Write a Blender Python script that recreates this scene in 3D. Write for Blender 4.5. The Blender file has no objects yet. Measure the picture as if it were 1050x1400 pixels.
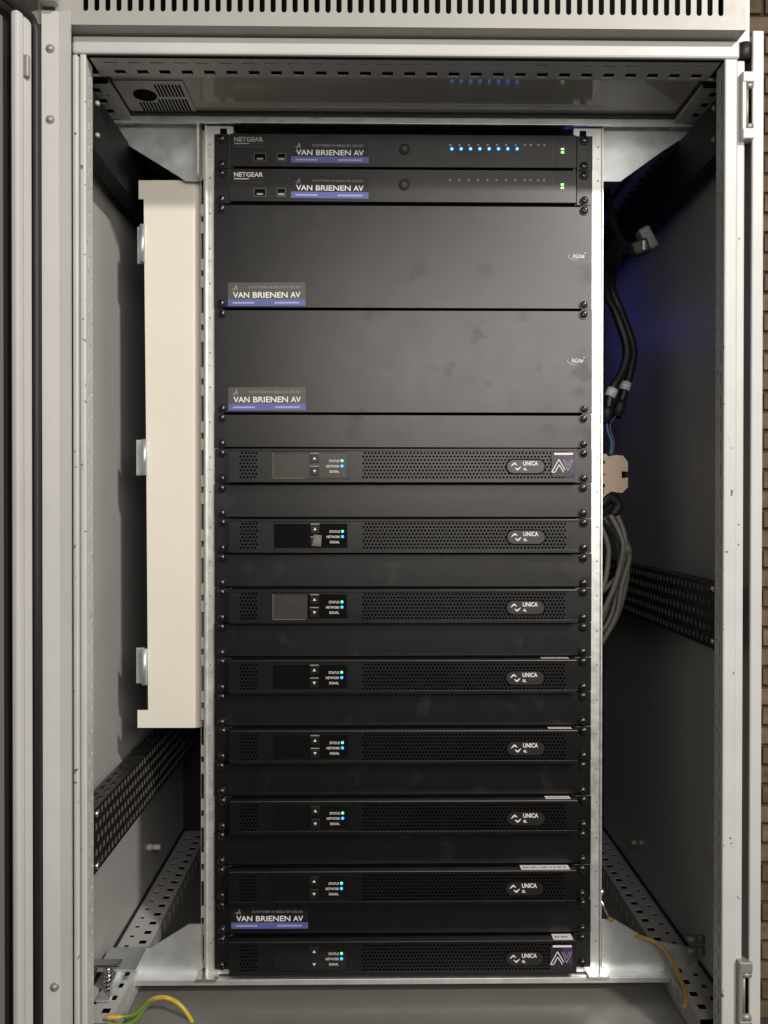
import bpy, bmesh, math, random
from mathutils import Vector, Matrix
random.seed(7)
S = 0.001                      # everything below is written in millimetres
sc = bpy.context.scene
COL = sc.collection

# ------------------------------------------------------------------ camera
FPX, IW, IH = 1100.0, 1050.0, 1400.0
CAM = Vector((-37.58, -1030.9, 58.85))
YAW, PITCH, ROLL = math.radians(0.705), math.radians(-0.3586), math.radians(-0.0483)
def cam_matrix():
    cy, sy = math.cos(YAW), math.sin(YAW); cp, sp = math.cos(PITCH), math.sin(PITCH); cr, sr = math.cos(ROLL), math.sin(ROLL)
    Rz = Matrix(((cy, sy, 0), (-sy, cy, 0), (0, 0, 1)))
    Rx = Matrix(((1, 0, 0), (0, cp, -sp), (0, sp, cp)))
    Ry = Matrix(((cr, 0, sr), (0, 1, 0), (-sr, 0, cr)))
    return Rz @ Rx @ Ry
RC = cam_matrix()
cd = bpy.data.cameras.new('camera'); co = bpy.data.objects.new('camera', cd); COL.objects.link(co)
right, fwd, up = RC.col[0], RC.col[1], RC.col[2]
m = Matrix((right, up, -fwd)).transposed().to_4x4(); m.translation = CAM * S
co.matrix_world = m
cd.sensor_fit = 'VERTICAL'; cd.sensor_height = 36.0; cd.sensor_width = 27.0
cd.lens = FPX / IH * 36.0
cd.clip_start = 0.02; cd.clip_end = 60
sc.camera = co
def ray(px, py):
    return RC @ Vector(((px - IW/2)/FPX, 1.0, -(py - IH/2)/FPX))
def atY(px, py, Y):            # photo pixel -> point on the plane of depth Y
    r = ray(px, py); t = (Y - CAM.y)/r.y; return CAM + r*t
def atX(px, py, X):
    r = ray(px, py); t = (X - CAM.x)/r.x; return CAM + r*t
def atZ(px, py, Z):
    r = ray(px, py); t = (Z - CAM.z)/r.z; return CAM + r*t
def XZ(px, py, Y):
    p = atY(px, py, Y); return p.x, p.z
def X_(px, Y, py=700):
    return atY(px, py, Y).x
def Z_(py, Y, px=525):
    return atY(px, py, Y).z

# ------------------------------------------------------------------ light
w = bpy.data.worlds.new('World'); sc.world = w; w.use_nodes = True
bg = w.node_tree.nodes['Background']; bg.inputs[0].default_value = (1.0, 0.95, 0.88, 1); bg.inputs[1].default_value = 0.02
def area(name, loc, target, size, size_y, power, color):
    l = bpy.data.lights.new(name, 'AREA'); l.shape = 'RECTANGLE'; l.size = size; l.size_y = size_y
    l.energy = power; l.color = color
    o = bpy.data.objects.new(name, l); COL.objects.link(o); o.location = Vector(loc)*S
    d = (Vector(target) - Vector(loc)).normalized()
    o.rotation_euler = d.to_track_quat('-Z', 'Y').to_euler()
    return o
area('room_lamp', (470, -1750, 540), (0, 0, 0), 1.45, 0.62, 21, (1.0, 0.935, 0.865))
area('ceiling_lamp', (1350, -2050, 1650), (0, 0, 0), 0.20, 0.12, 62, (1.0, 0.935, 0.865))
sc.view_settings.view_transform = 'Standard'; sc.view_settings.look = 'None'
sc.view_settings.exposure = -0.05; sc.view_settings.gamma = 1.0
sc.view_settings.use_curve_mapping = False

# ------------------------------------------------------------------ materials
MATS = {}
def mat(name, col, rough=0.5, metal=0.0, var=0.0, vscale=20.0, rvar=0.0, rscale=30.0, bump=0.0, bscale=400.0,
        emit=None, estr=0.0, coat=0.0, spec=0.5, chips=0.0, smudge=0.0):
    m = bpy.data.materials.new(name); m.use_nodes = True; nt = m.node_tree; b = nt.nodes['Principled BSDF']
    b.inputs['Base Color'].default_value = (*col, 1); b.inputs['Roughness'].default_value = rough
    b.inputs['Metallic'].default_value = metal; b.inputs['Coat Weight'].default_value = coat
    b.inputs['Specular IOR Level'].default_value = spec
    if emit: b.inputs['Emission Color'].default_value = (*emit, 1); b.inputs['Emission Strength'].default_value = estr
    def N(t): return nt.nodes.new(t)
    if var or rvar or bump or chips:
        g = N('ShaderNodeNewGeometry')
        def noise(scale, detail=4.0, rgh=0.55):
            n = N('ShaderNodeTexNoise'); n.inputs['Scale'].default_value = scale; n.inputs['Detail'].default_value = detail
            n.inputs['Roughness'].default_value = rgh
            nt.links.new(g.outputs['Position'], n.inputs['Vector']); return n
        colsock = None
        if var:
            n = noise(vscale); mr = N('ShaderNodeMapRange'); mr.inputs[1].default_value = 0.3; mr.inputs[2].default_value = 0.7
            mr.inputs[3].default_value = 1 - var; mr.inputs[4].default_value = 1 + var
            nt.links.new(n.outputs['Fac'], mr.inputs[0])
            mx = N('ShaderNodeMix'); mx.data_type = 'RGBA'; mx.blend_type = 'MULTIPLY'; mx.inputs['Factor'].default_value = 1
            mx.inputs['A'].default_value = (*col, 1); nt.links.new(mr.outputs[0], mx.inputs['B']); colsock = mx.outputs['Result']
        if chips:
            n = noise(130.0, 3.0); st = N('ShaderNodeMapRange'); st.inputs[1].default_value = 0.69; st.inputs[2].default_value = 0.70
            nt.links.new(n.outputs['Fac'], st.inputs[0])
            mx = N('ShaderNodeMix'); mx.data_type = 'RGBA'; nt.links.new(st.outputs[0], mx.inputs['Factor'])
            if colsock: nt.links.new(colsock, mx.inputs['A'])
            else: mx.inputs['A'].default_value = (*col, 1)
            mx.inputs['B'].default_value = (0.16, 0.14, 0.12, 1); colsock = mx.outputs['Result']
        if colsock: nt.links.new(colsock, b.inputs['Base Color'])
        if rvar:
            n = noise(rscale, 5.0, 0.6); mr = N('ShaderNodeMapRange'); mr.inputs[1].default_value = 0.3; mr.inputs[2].default_value = 0.75
            mr.inputs[3].default_value = max(0.03, rough - rvar); mr.inputs[4].default_value = rough + rvar
            nt.links.new(n.outputs['Fac'], mr.inputs[0]); nt.links.new(mr.outputs[0], b.inputs['Roughness'])
        if smudge:
            n = noise(24.0, 2.0, 0.5); st = N('ShaderNodeMapRange'); st.inputs[1].default_value = 0.60; st.inputs[2].default_value = 0.70
            st.inputs[4].default_value = smudge; nt.links.new(n.outputs['Fac'], st.inputs[0])
            n2 = noise(420.0, 2.0, 0.6); mm = N('ShaderNodeMath'); mm.operation = 'MULTIPLY'
            nt.links.new(st.outputs[0], mm.inputs[0]); nt.links.new(n2.outputs['Fac'], mm.inputs[1])
            ad = N('ShaderNodeMath'); ad.operation = 'ADD'
            src = b.inputs['Roughness'].links[0].from_socket if b.inputs['Roughness'].links else None
            if src: nt.links.new(src, ad.inputs[0])
            else: ad.inputs[0].default_value = rough
            nt.links.new(mm.outputs[0], ad.inputs[1]); nt.links.new(ad.outputs[0], b.inputs['Roughness'])
        if bump:
            n = noise(bscale, 2.0); bp = N('ShaderNodeBump'); bp.inputs['Strength'].default_value = bump
            bp.inputs['Distance'].default_value = 0.0004
            nt.links.new(n.outputs['Fac'], bp.inputs['Height']); nt.links.new(bp.outputs[0], b.inputs['Normal'])
    MATS[name] = m; return m
PAINT = mat('cabinet paint light grey', (0.55, 0.55, 0.54), 0.42, var=0.06, vscale=7, bump=0.12, bscale=900, rvar=0.08)
TRIM = mat('roof trim paint', (0.40, 0.395, 0.37), 0.45, var=0.035, vscale=9, bump=0.10, bscale=900, rvar=0.06)
PAINTC = mat('cabinet paint chipped', (0.57, 0.572, 0.566), 0.42, var=0.05, vscale=14, bump=0.10, bscale=900, chips=1)
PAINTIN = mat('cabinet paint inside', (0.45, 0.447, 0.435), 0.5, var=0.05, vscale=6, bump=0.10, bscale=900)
FLOORM = mat('floor plate paint', (0.17, 0.168, 0.155), 0.35, var=0.06, vscale=8, rvar=0.06, rscale=12)
ROOF = mat('roof sheet semi gloss', (0.44, 0.42, 0.37), 0.11, var=0.05, vscale=8, rvar=0.03, rscale=12)
CREAM = mat('cream enamel', (0.80, 0.765, 0.67), 0.5, var=0.02, vscale=8, bump=0.06, bscale=700)
PANEL = mat('black satin panel', (0.0016, 0.0015, 0.0015), 0.37, var=0.15, vscale=9, smudge=0.17, rvar=0.02, rscale=30, bump=0.08, bscale=1500, spec=0.72)
BEZEL = mat('amplifier bezel black', (0.0016, 0.0015, 0.0015), 0.37, bump=0.10, bscale=1600, rvar=0.03, rscale=25, spec=0.72)
BEZELT = mat('amplifier lid black', (0.005, 0.005, 0.005), 0.42, rvar=0.03)
SWITCH = mat('switch front dark grey', (0.0018, 0.0016, 0.0017), 0.37, bump=0.08, bscale=1500, rvar=0.03, rscale=18, spec=0.72)
BLACK = mat('black screw', (0.008, 0.008, 0.008), 0.30, spec=0.9)
DARK = mat('dark hollow', (0.004, 0.004, 0.004), 0.9, spec=0.1)
RUBBER = mat('black rubber', (0.012, 0.012, 0.012), 0.55)
GALV = mat('galvanised steel', (0.80, 0.82, 0.80), 0.46, metal=0.8, var=0.10, vscale=55, rvar=0.10, rscale=70, bump=0.12, bscale=260)
GALVB = mat('galvanised gusset steel', (0.72, 0.76, 0.77), 0.41, metal=0.8, var=0.14, vscale=26, rvar=0.10, rscale=35, bump=0.10, bscale=160)
STEEL = mat('bright steel', (0.66, 0.65, 0.63), 0.28, metal=1.0, rvar=0.06)
RAILB = mat('punched section black', (0.022, 0.021, 0.020), 0.30, rvar=0.06, spec=0.6)
PORT = mat('port frame', (0.10, 0.095, 0.09), 0.4, metal=0.3)
EDGE = mat('hole edge glint', (0.17, 0.165, 0.155), 0.40, metal=0.4)  # paler hole walls: glints of light put into the colour
UPR = mat('upper rail black', (0.006, 0.006, 0.007), 0.6, spec=0.3)
CONN = mat('connector grey plastic', (0.13, 0.13, 0.135), 0.45)
BACKM = mat('back panel shade black', (0.015, 0.015, 0.016), 0.6)  # near black puts the shade at the back into the panel colour
WHITE = mat('white print', (0.80, 0.79, 0.76), 0.5)
GREYP = mat('grey print', (0.30, 0.30, 0.30), 0.5)
LABELP = mat('label tape', (0.78, 0.75, 0.75), 0.45)
LABELK = mat('label tape print', (0.08, 0.08, 0.09), 0.5)
STICK = mat('sticker film grey', (0.085, 0.080, 0.074), 0.40)
STICKD = mat('sticker film dark', (0.012, 0.011, 0.011), 0.40)
STICKB = mat('sticker film blue', (0.11, 0.125, 0.36), 0.40)
STICKL = mat('sticker pale blue print', (0.36, 0.39, 0.66), 0.45)
SCREEN = mat('display glass', (0.006, 0.006, 0.006), 0.12, spec=0.6)
SCREENF = mat('display glass under film', (0.045, 0.042, 0.036), 0.34, rvar=0.08, rscale=90)
BTN = mat('button black', (0.012, 0.012, 0.012), 0.30)
PLAQ = mat('badge plaque grey', (0.006, 0.0056, 0.0054), 0.45, spec=0.9)
BADGE = mat('badge plum', (0.022, 0.014, 0.028), 0.30)
VIOLET = mat('badge violet print', (0.07, 0.035, 0.115), 0.45)
FILM = mat('peeling clear film', (0.20, 0.18, 0.16), 0.25, rvar=0.15, rscale=200)
SCREWG = mat('screw grey dull', (0.36, 0.35, 0.33), 0.5, metal=0.5)
BEIGE = mat('terminal beige plastic', (0.60, 0.46, 0.36), 0.5)
CABK = mat('cable black', (0.010, 0.010, 0.011), 0.38)
CABG = mat('cable grey', (0.16, 0.155, 0.14), 0.45, var=0.08, vscale=60)
CABBL = mat('wire blue', (0.03, 0.15, 0.34), 0.4)
SLEEVE = mat('cable tag white', (0.62, 0.63, 0.66), 0.45, var=0.2, vscale=300)
PEGW = mat('peg white', (0.62, 0.60, 0.56), 0.5)
MORTAR = mat('mortar', (0.12, 0.105, 0.085), 0.9, var=0.2, vscale=40, bump=0.4, bscale=300)
BRICKS_M = [mat('brick tan %d' % i, c, 0.85, var=0.25, vscale=25, bump=0.6, bscale=120) for i, c in
            enumerate([(0.30, 0.22, 0.14), (0.25, 0.18, 0.115), (0.34, 0.255, 0.165)])]
CONC = mat('floor concrete', (0.16, 0.155, 0.15), 0.7, var=0.2, vscale=3, bump=0.3, bscale=60)
def led(name, c, s): return mat(name, (0.02, 0.02, 0.02), 0.3, emit=c, estr=s)
LEDB = led('led blue', (0.01, 0.22, 1.0), 4.5)
LEDC = led('led cyan core', (0.45, 0.8, 1.0), 2.2)
LEDG = led('led green', (0.10, 1.0, 0.30), 2.6)
LEDG2 = led('led green bright', (0.35, 1.0, 0.25), 2.4)
LEDOFF = mat('led off', (0.36, 0.26, 0.25), 0.35)
def stripe_mat():
    m = bpy.data.materials.new('earth wire yellow green'); m.use_nodes = True; nt = m.node_tree; b = nt.nodes['Principled BSDF']
    b.inputs['Roughness'].default_value = 0.4
    tc = nt.nodes.new('ShaderNodeTexCoord'); wv = nt.nodes.new('ShaderNodeTexNoise'); wv.inputs['Scale'].default_value = 14
    wv.inputs['Detail'].default_value = 1
    nt.links.new(tc.outputs['Object'], wv.inputs['Vector'])
    mr = nt.nodes.new('ShaderNodeMapRange'); mr.inputs[1].default_value = 0.47; mr.inputs[2].default_value = 0.51
    nt.links.new(wv.outputs['Fac'], mr.inputs[0])
    mx = nt.nodes.new('ShaderNodeMix'); mx.data_type = 'RGBA'; mx.inputs['A'].default_value = (0.55, 0.39, 0.04, 1)
    mx.inputs['B'].default_value = (0.13, 0.21, 0.03, 1)
    nt.links.new(mr.outputs[0], mx.inputs['Factor']); nt.links.new(mx.outputs['Result'], b.inputs['Base Color']); return m
EARTH = stripe_mat()
TANW = mat('earth wire tan', (0.42, 0.26, 0.05), 0.4)

# ------------------------------------------------------------------ mesh helpers
class MB:
    def __init__(s): s.v = []; s.f = []; s.sm = []; s.walls = []
    def add(s, vs, fs, smooth=False):
        o = len(s.v); s.v += [tuple(v) for v in vs]; s.f += [tuple(i+o for i in f) for f in fs]; s.sm += [smooth]*len(fs); return s
    def box(s, x0, x1, y0, y1, z0, z1, bev=0.0):
        if bev <= 0:
            vs = [(x, y, z) for x in (x0, x1) for y in (y0, y1) for z in (z0, z1)]
            return s.add(vs, [(0,1,3,2), (4,6,7,5), (0,4,5,1), (2,3,7,6), (0,2,6,4), (1,5,7,3)])
        bm = bmesh.new(); bmesh.ops.create_cube(bm, size=1)
        for v in bm.verts:
            v.co = Vector(((x0+x1)/2 + v.co.x*(x1-x0), (y0+y1)/2 + v.co.y*(y1-y0), (z0+z1)/2 + v.co.z*(z1-z0)))
        b = min(bev, 0.45*min(x1-x0, y1-y0, z1-z0))
        bmesh.ops.bevel(bm, geom=list(bm.edges), offset=b, segments=2, profile=0.5, affect='EDGES')
        bm.verts.index_update()
        s.add([v.co.copy() for v in bm.verts], [[v.index for v in f.verts] for f in bm.faces]); bm.free(); return s
    def prism(s, pts, y0, y1):                  # polygon in XZ extruded along Y
        n = len(pts); a = sum(pts[i][0]*pts[(i+1) % n][1] - pts[(i+1) % n][0]*pts[i][1] for i in range(n))
        if a < 0: pts = pts[::-1]
        vs = [(x, y0, z) for x, z in pts] + [(x, y1, z) for x, z in pts]
        fs = [tuple(range(n)), tuple(range(2*n-1, n-1, -1))] + [(i, i+n, (i+1) % n+n, (i+1) % n) for i in range(n)]
        return s.add(vs, fs)
    def cyl(s, c, axis, r, h, n=16, r2=None, smooth=True):   # from c along axis by h
        r2 = r if r2 is None else r2; c = Vector(c); a = Vector(axis).normalized()
        u = a.orthogonal().normalized(); v = a.cross(u)
        vs = []
        for k, (rr, hh) in enumerate(((r, 0), (r2, h))):
            for i in range(n):
                t = 2*math.pi*i/n; vs.append(c + a*hh + (u*math.cos(t) + v*math.sin(t))*rr)
        s.add(vs, [(i, (i+1) % n, n+(i+1) % n, n+i) for i in range(n)], smooth)
        o = len(s.v) - 2*n
        s.f += [tuple(o+i for i in range(n-1, -1, -1)), tuple(o+n+i for i in range(n))]; s.sm += [False, False]
        return s
    def dome(s, c, axis, r, h, n=16, rings=4):
        c = Vector(c); a = Vector(axis).normalized(); u = a.orthogonal().normalized(); v = a.cross(u); vs = []; fs = []
        for j in range(rings):
            t = math.pi/2*j/rings; rr = r*math.cos(t); hh = h*math.sin(t)
            for i in range(n):
                q = 2*math.pi*i/n; vs.append(c + a*hh + (u*math.cos(q)+v*math.sin(q))*rr)
        vs.append(c + a*h); top = len(vs)-1
        for j in range(rings-1):
            for i in range(n): fs.append((j*n+i, j*n+(i+1) % n, (j+1)*n+(i+1) % n, (j+1)*n+i))
        for i in range(n): fs.append(((rings-1)*n+i, (rings-1)*n+(i+1) % n, top))
        return s.add(vs, fs, True)
    def tube(s, pts, r, n=10, closed_ends=True):
        pts = [Vector(p) for p in pts]; vs = []; fs = []; prev = None
        rr = r if isinstance(r, (list, tuple)) else [r]*len(pts)
        for k, p in enumerate(pts):
            t = (pts[min(k+1, len(pts)-1)] - pts[max(k-1, 0)]).normalized()
            if prev is None: u = t.orthogonal().normalized()
            else: u = (prev - t*prev.dot(t)).normalized()
            prev = u; v = t.cross(u)
            for i in range(n):
                q = 2*math.pi*i/n; vs.append(p + (u*math.cos(q)+v*math.sin(q))*rr[k])
        for k in range(len(pts)-1):
            for i in range(n): fs.append((k*n+i, k*n+(i+1) % n, (k+1)*n+(i+1) % n, (k+1)*n+i))
        s.add(vs, fs, True)
        o = len(s.v) - len(vs); s.f += [tuple(o+i for i in range(n-1, -1, -1)), tuple(o+len(vs)-n+i for i in range(n))]; s.sm += [False, False]
        return s
    def cell(s, F, u0, v0, u1, v1, hole, t):    # rectangle with a convex hole (ccw points), hole walls of depth t; F maps (u,v,w)
        cu = sum(p[0] for p in hole)/len(hole); cv = sum(p[1] for p in hole)/len(hole); n = len(hole)
        per = []
        corners = [(u1, v1), (u0, v1), (u0, v0), (u1, v0)]
        def out(p):
            dx, dy = p[0]-cu, p[1]-cv; k = 1e9
            if dx > 1e-9: k = min(k, (u1-cu)/dx)
            if dx < -1e-9: k = min(k, (u0-cu)/dx)
            if dy > 1e-9: k = min(k, (v1-cv)/dy)
            if dy < -1e-9: k = min(k, (v0-cv)/dy)
            return (cu+dx*k, cv+dy*k)
        ang = lambda p: math.atan2(p[1]-cv, p[0]-cu)
        for i in range(n):
            h0, h1 = hole[i], hole[(i+1) % n]; o0, o1 = out(h0), out(h1)
            a0 = ang(h0); d1 = (ang(h1)-a0) % (2*math.pi)
            mid = sorted([c for c in corners if 1e-6 < (ang(c)-a0) % (2*math.pi) < d1-1e-6], key=lambda c: (ang(c)-a0) % (2*math.pi))
            pl = [h0, o0] + mid + [o1, h1]
            b = len(s.v); s.v += [tuple(F(p[0], p[1], 0)) for p in pl]; s.f.append(tuple(range(b, b+len(pl)))); s.sm.append(False)
            b = len(s.v); s.v += [tuple(F(h0[0], h0[1], 0)), tuple(F(h1[0], h1[1], 0)), tuple(F(h1[0], h1[1], t)), tuple(F(h0[0], h0[1], t))]
            s.walls.append(len(s.f)); s.f.append((b, b+1, b+2, b+3)); s.sm.append(False)
    def quad(s, F, u0, v0, u1, v1):
        if u1-u0 < 1e-6 or v1-v0 < 1e-6: return
        s.add([F(u0, v0, 0), F(u1, v0, 0), F(u1, v1, 0), F(u0, v1, 0)], [(0, 1, 2, 3)])
    def mesh(s, name):
        me = bpy.data.meshes.new(name); me.from_pydata([(x*S, y*S, z*S) for x, y, z in s.v], [], s.f)
        me.polygons.foreach_set('use_smooth', s.sm); me.update(); return me
    def build(s, name, m, parent=None):
        return link(name, s.mesh(name), m, parent)
def link(name, me, m, parent=None):
    if m and not me.materials: me.materials.append(m)
    o = bpy.data.objects.new(name, me); COL.objects.link(o)
    if parent: o.parent = parent
    return o
def inst(name, me, parent, loc, rot=None):
    o = bpy.data.objects.new(name, me); COL.objects.link(o); o.parent = parent; o.location = Vector(loc)*S
    if rot: o.rotation_euler = rot
    return o
def tag(o, label, cat, group=None, kind=None):
    o['label'] = label; o['category'] = cat
    if group: o['group'] = group
    if kind: o['kind'] = kind
    return o
def empty(name, loc=(0, 0, 0)):
    o = bpy.data.objects.new(name, None); COL.objects.link(o); o.location = Vector(loc)*S; o.empty_display_size = 0.02; return o
def slotpts(cu, cv, a, b, n=4):   # stadium / rounded slot, half sizes a (u) and b (v)
    pts = []
    if b >= a:
        for i in range(n+1): t = math.pi*i/n; pts.append((cu+a*math.cos(t), cv+(b-a)+a*math.sin(t)))
        for i in range(n+1): t = math.pi+math.pi*i/n; pts.append((cu+a*math.cos(t), cv-(b-a)+a*math.sin(t)))
    else:
        for i in range(n+1): t = -math.pi/2+math.pi*i/n; pts.append((cu+(a-b)+b*math.cos(t), cv+b*math.sin(t)))
        for i in range(n+1): t = math.pi/2+math.pi*i/n; pts.append((cu-(a-b)+b*math.cos(t), cv+b*math.sin(t)))
    return [p for i, p in enumerate(pts) if math.dist(p, pts[i-1]) > 1e-6]
def rectpts(cu, cv, a, b): return [(cu+a, cv+b), (cu-a, cv+b), (cu-a, cv-b), (cu+a, cv-b)]
_txt = {}
def text_mesh(string, height, bold=0.0, wide=None, shear=0.0):
    key = (string, height, bold, wide, shear)
    if key in _txt: return _txt[key]
    c = bpy.data.curves.new('lettering', 'FONT'); c.body = string; c.size = 1.0; c.offset = bold; c.extrude = 0.0; c.shear = shear
    c.resolution_u = 3
    o = bpy.data.objects.new('lettering', c); COL.objects.link(o)
    dg = bpy.context.evaluated_depsgraph_get(); me = bpy.data.meshes.new_from_object(o.evaluated_get(dg))
    bpy.data.objects.remove(o); bpy.data.curves.remove(c)
    xs = [v.co.x for v in me.vertices]; ys = [v.co.y for v in me.vertices]
    x0, x1, y0, y1 = min(xs), max(xs), min(ys), max(ys); k = height/(y1-y0); kx = k if wide is None else wide/(x1-x0)
    for v in me.vertices: v.co = Vector(((v.co.x-x0)*kx*S, 0, (v.co.y-y0)*k*S))
    me.update(); _txt[key] = me; return me
def text(string, x, z, y, height, m, parent, bold=0.0, wide=None, shear=0.0, name='lettering'):
    me = text_mesh(string, height, bold, wide, shear).copy(); me.materials.clear(); me.materials.append(m)
    o = bpy.data.objects.new(name, me); COL.objects.link(o); o.parent = parent; o.location = Vector((x, y, z))*S; return o

# ------------------------------------------------------------------ setting: floor and brick wall
ZF = -1560.0
fl = MB().box(-4000, 4000, -3500, 1500, ZF-50, ZF).build('floor', CONC); fl['kind'] = 'structure'
fl['label'] = 'grey concrete floor under the cabinet'
YW = 1490.0
wall = MB().box(-1500, 2600, YW+8, YW+200, ZF, 1900).build('brick_wall', MORTAR)
tag(wall, 'tan brick wall with grey mortar beyond the right side of the cabinet', 'wall')
bms = []
for i in range(3):
    b = MB().box(-105, 105, -6, 90, -25, 25, 3.0).mesh('brick'); b.materials.append(BRICKS_M[i]); bms.append(b)
row = 0; z = ZF + 30
while z < 1800:
    for k in range(5):
        x = 960 + k*222 + (row % 2)*111
        inst('brick', random.choice(bms), wall, (x, YW + random.uniform(-2, 3), z))
    z += 62.0; row += 1

# ------------------------------------------------------------------ cabinet
cab = empty('equipment_cabinet', (0, 150, ZF))
tag(cab, 'open light grey steel equipment cabinet holding the rack of black devices', 'cabinet')
def C(o):                       # child of the cabinet, keeping world coordinates
    o.parent = cab; o.location = -cab.location if o.location.length == 0 else o.location - cab.location; return o
ZB, XL, XR, YBK = -640.0, -388.0, 388.0, 450.0
YF = -150.0
# roof trim with ventilation slots
YT = -166.0
xl, xr = X_(52, YT, 20), X_(1020, YT, 20)
zt0, zt1 = Z_(37, YT), 700.0
b = MB(); F = lambda u, v, w_: (u, YT + w_, v)
sx0, sx1 = X_(109.5, YT, 10), X_(993, YT, 10); NS = 59; pit = (sx1-sx0)/NS
zs0, zs1 = Z_(15, YT, 112), 640.0
zsr = Z_(22, YT, 985)
for i in range(NS):
    u0 = sx0 + i*pit; k = i/(NS-1); lo = zs0
    b.cell(F, u0, zt0+2, u0+pit, zs1+20, slotpts(u0+pit/2, (lo+zs1)/2, 2.9, (zs1-lo)/2), 2.0)
b.quad(F, xl, zt0+2, sx0, zs1+20); b.quad(F, sx1, zt0+2, xr, zs1+20)
b.box(xl, xr, YT, YT+3, zs1+20, zt1)
b.box(xl, xr, YT, YT+24, zt0, zt0+2)          # folded lower edge
C(b.build('roof_trim', TRIM))
C(MB().box(xl+1, xr-1, YT+14, YT+16, zt0+3, zt1-2).build('trim_backing', DARK))
C(MB().box(xl, xr, YT+17, YBK, 660, 700).build('roof_cover', PAINT))
# recessed channel and lip above the opening
zl0, zl1 = Z_(76, YF, 550), Z_(52, YF, 550)
xil, xir = X_(118, YF), X_(989, YF)
C(MB().box(XL+2, XR-4, YF+22, YF+25, zl1-8, 659).build('rain_channel', PAINT))
b = MB().box(X_(98, YF, 60), X_(1012, YF, 60), YF, YF+21.8, zl0, zl1, 2.5)
C(b.build('top_lip', PAINT))
# left post: two ribs, a punched return face
xa, xb_, xc, xd = X_(99, YF), X_(106.5, YF), X_(109.5, YF), X_(118, YF)
b = MB().box(xa, xb_, YF+1, YF+20, ZB, zl0-0.5, 1.6).box(xb_-0.5, xc+0.5, YF+9, YF+20, ZB, zl0-0.7).box(xc, xd, YF, YF+4, ZB, zl0-0.5, 1.8)
C(b.build('left_post', PAINTC))
def punched(name, F, u0, u1, v0, v1, rows, t, m):
    # rows: list of (v centre, half v, pitch, half u, phase); cells stacked in v
    b = MB(); rows = sorted(rows); edges = [v0] + [(rows[i][0]+rows[i+1][0])/2 for i in range(len(rows)-1)] + [v1]
    for i, (vc, hv, p, hu, ph) in enumerate(rows):
        n = int((u1-u0-ph)//p); a = u0+ph
        b.quad(F, u0, edges[i], a, edges[i+1])
        for k in range(n): b.cell(F, a+k*p, edges[i], a+(k+1)*p, edges[i+1], rectpts(a+k*p+p/2, vc, hu, hv), t)
        b.quad(F, a+n*p, edges[i], u1, edges[i+1])
    return b
yp0, yp1 = YF+3.6, YF+23
Fl = lambda u, v, w_: (xd - 0.6 - w_, v, u)
C(punched('post_return', Fl, ZB, zl0-1, yp0, yp1, [(yp0+6, 1.1, 25, 4.5, 5), (yp0+14, 1.8, 25, 1.8, 12)], 1.5, PAINT).build('post_return', PAINTC))
C(MB().box(xd-14, xd-2.6, yp0-0.5, yp1, ZB, zl0-1).build('post_core', PAINTIN))
# right post
xe, xf, xg = X_(989, YF), X_(1006.5, YF), X_(1018.5, YF)
b = MB().box(xe, xf, YF, YF+4, ZB, zl0-0.5, 1.8).box(xf-0.4, xg, YF+3, YF+19, ZB, zl0-0.5, 2.0)
C(b.build('right_post', PAINTC))
Fr = lambda u, v, w_: (xe + 0.6 + w_, v, u)
C(punched('post_return', Fr, ZB, zl0-1, yp0, yp1, [(yp0+7, 1.6, 25, 8.0, 3), (yp0+15, 1.6, 25, 2.0, 12)], 1.5, PAINT).build('post_return', PAINTC))
C(MB().box(xe+2.6, xe+14, yp0-0.5, yp1, ZB, zl0-1).build('post_core', DARK))
# hinge side flange with a crease
YH = -172.0
f0, f1, f2 = X_(58, YH), X_(80.5, YH), X_(97, YH)
ztop = Z_(14, YH, 80)
b = MB(); b.add([(f0, YH, ZB), (f1, YH+2.0, ZB), (f2, YH-0.6, ZB), (f2, YH+3, ZB), (f0, YH+3, ZB)] +
      [(f0, YH, ztop), (f1, YH+2.0, ztop), (f2, YH-0.6, ztop), (f2, YH+3, ztop), (f0, YH+3, ztop)],
      [(0, 1, 6, 5), (1, 2, 7, 6), (2, 3, 8, 7), (3, 4, 9, 8), (4, 0, 5, 9), (5, 6, 7, 8, 9), (4, 3, 2, 1, 0)])
C(b.build('hinge_flange', PAINT))
for px, py in ((68, 66), (68, 163), (74, 1350)):
    p = atY(px, py, YH)
    C(MB().cyl((p.x, p.y+3, p.z), (0, -1, 0), 5.2, 3.0, 18, 4.6).dome((p.x, p.y, p.z), (0, -1, 0), 3.4, 2.4, 16).build('hinge_screw', SCREWG))
p = atY(72, 4, YH); C(MB().box(p.x-11, p.x+7, YH-12, YH, p.z-5, p.z+40, 2).build('hinge_block', SCREWG))
# side panels, back, floor, roof
yr = 374.0
b = MB().box(XR, XR+2, YF+6, YBK, ZB, Z_(40, YF, 1034)-6)
C(b.build('side_panel', PAINTIN))
px0, px1 = X_(1026, YF), X_(1042, YF)
C(MB().box(px0, px1, YF-1, YF+3, ZB, Z_(42, YF, 1034), 1.4).build('side_panel_edge', PAINT))
C(MB().box(X_(1016, YF), px0+1, YF+24, YF+26, ZB, Z_(50, YF, 1022)).build('side_gap_seal', RUBBER))
C(MB().box(XL-2, XL, YF+6, YBK, ZB, 658).build('side_panel', PAINTIN))
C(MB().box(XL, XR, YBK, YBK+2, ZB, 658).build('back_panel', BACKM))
ZFL = -566.0
C(MB().box(XL+1, XR-1, YF+20, YBK, ZFL-3, ZFL).build('floor_plate', FLOORM))
C(MB().box(XL, XR, YF+4, YF+19, ZB, ZFL-12, 2).build('bottom_lip', PAINT))
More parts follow.
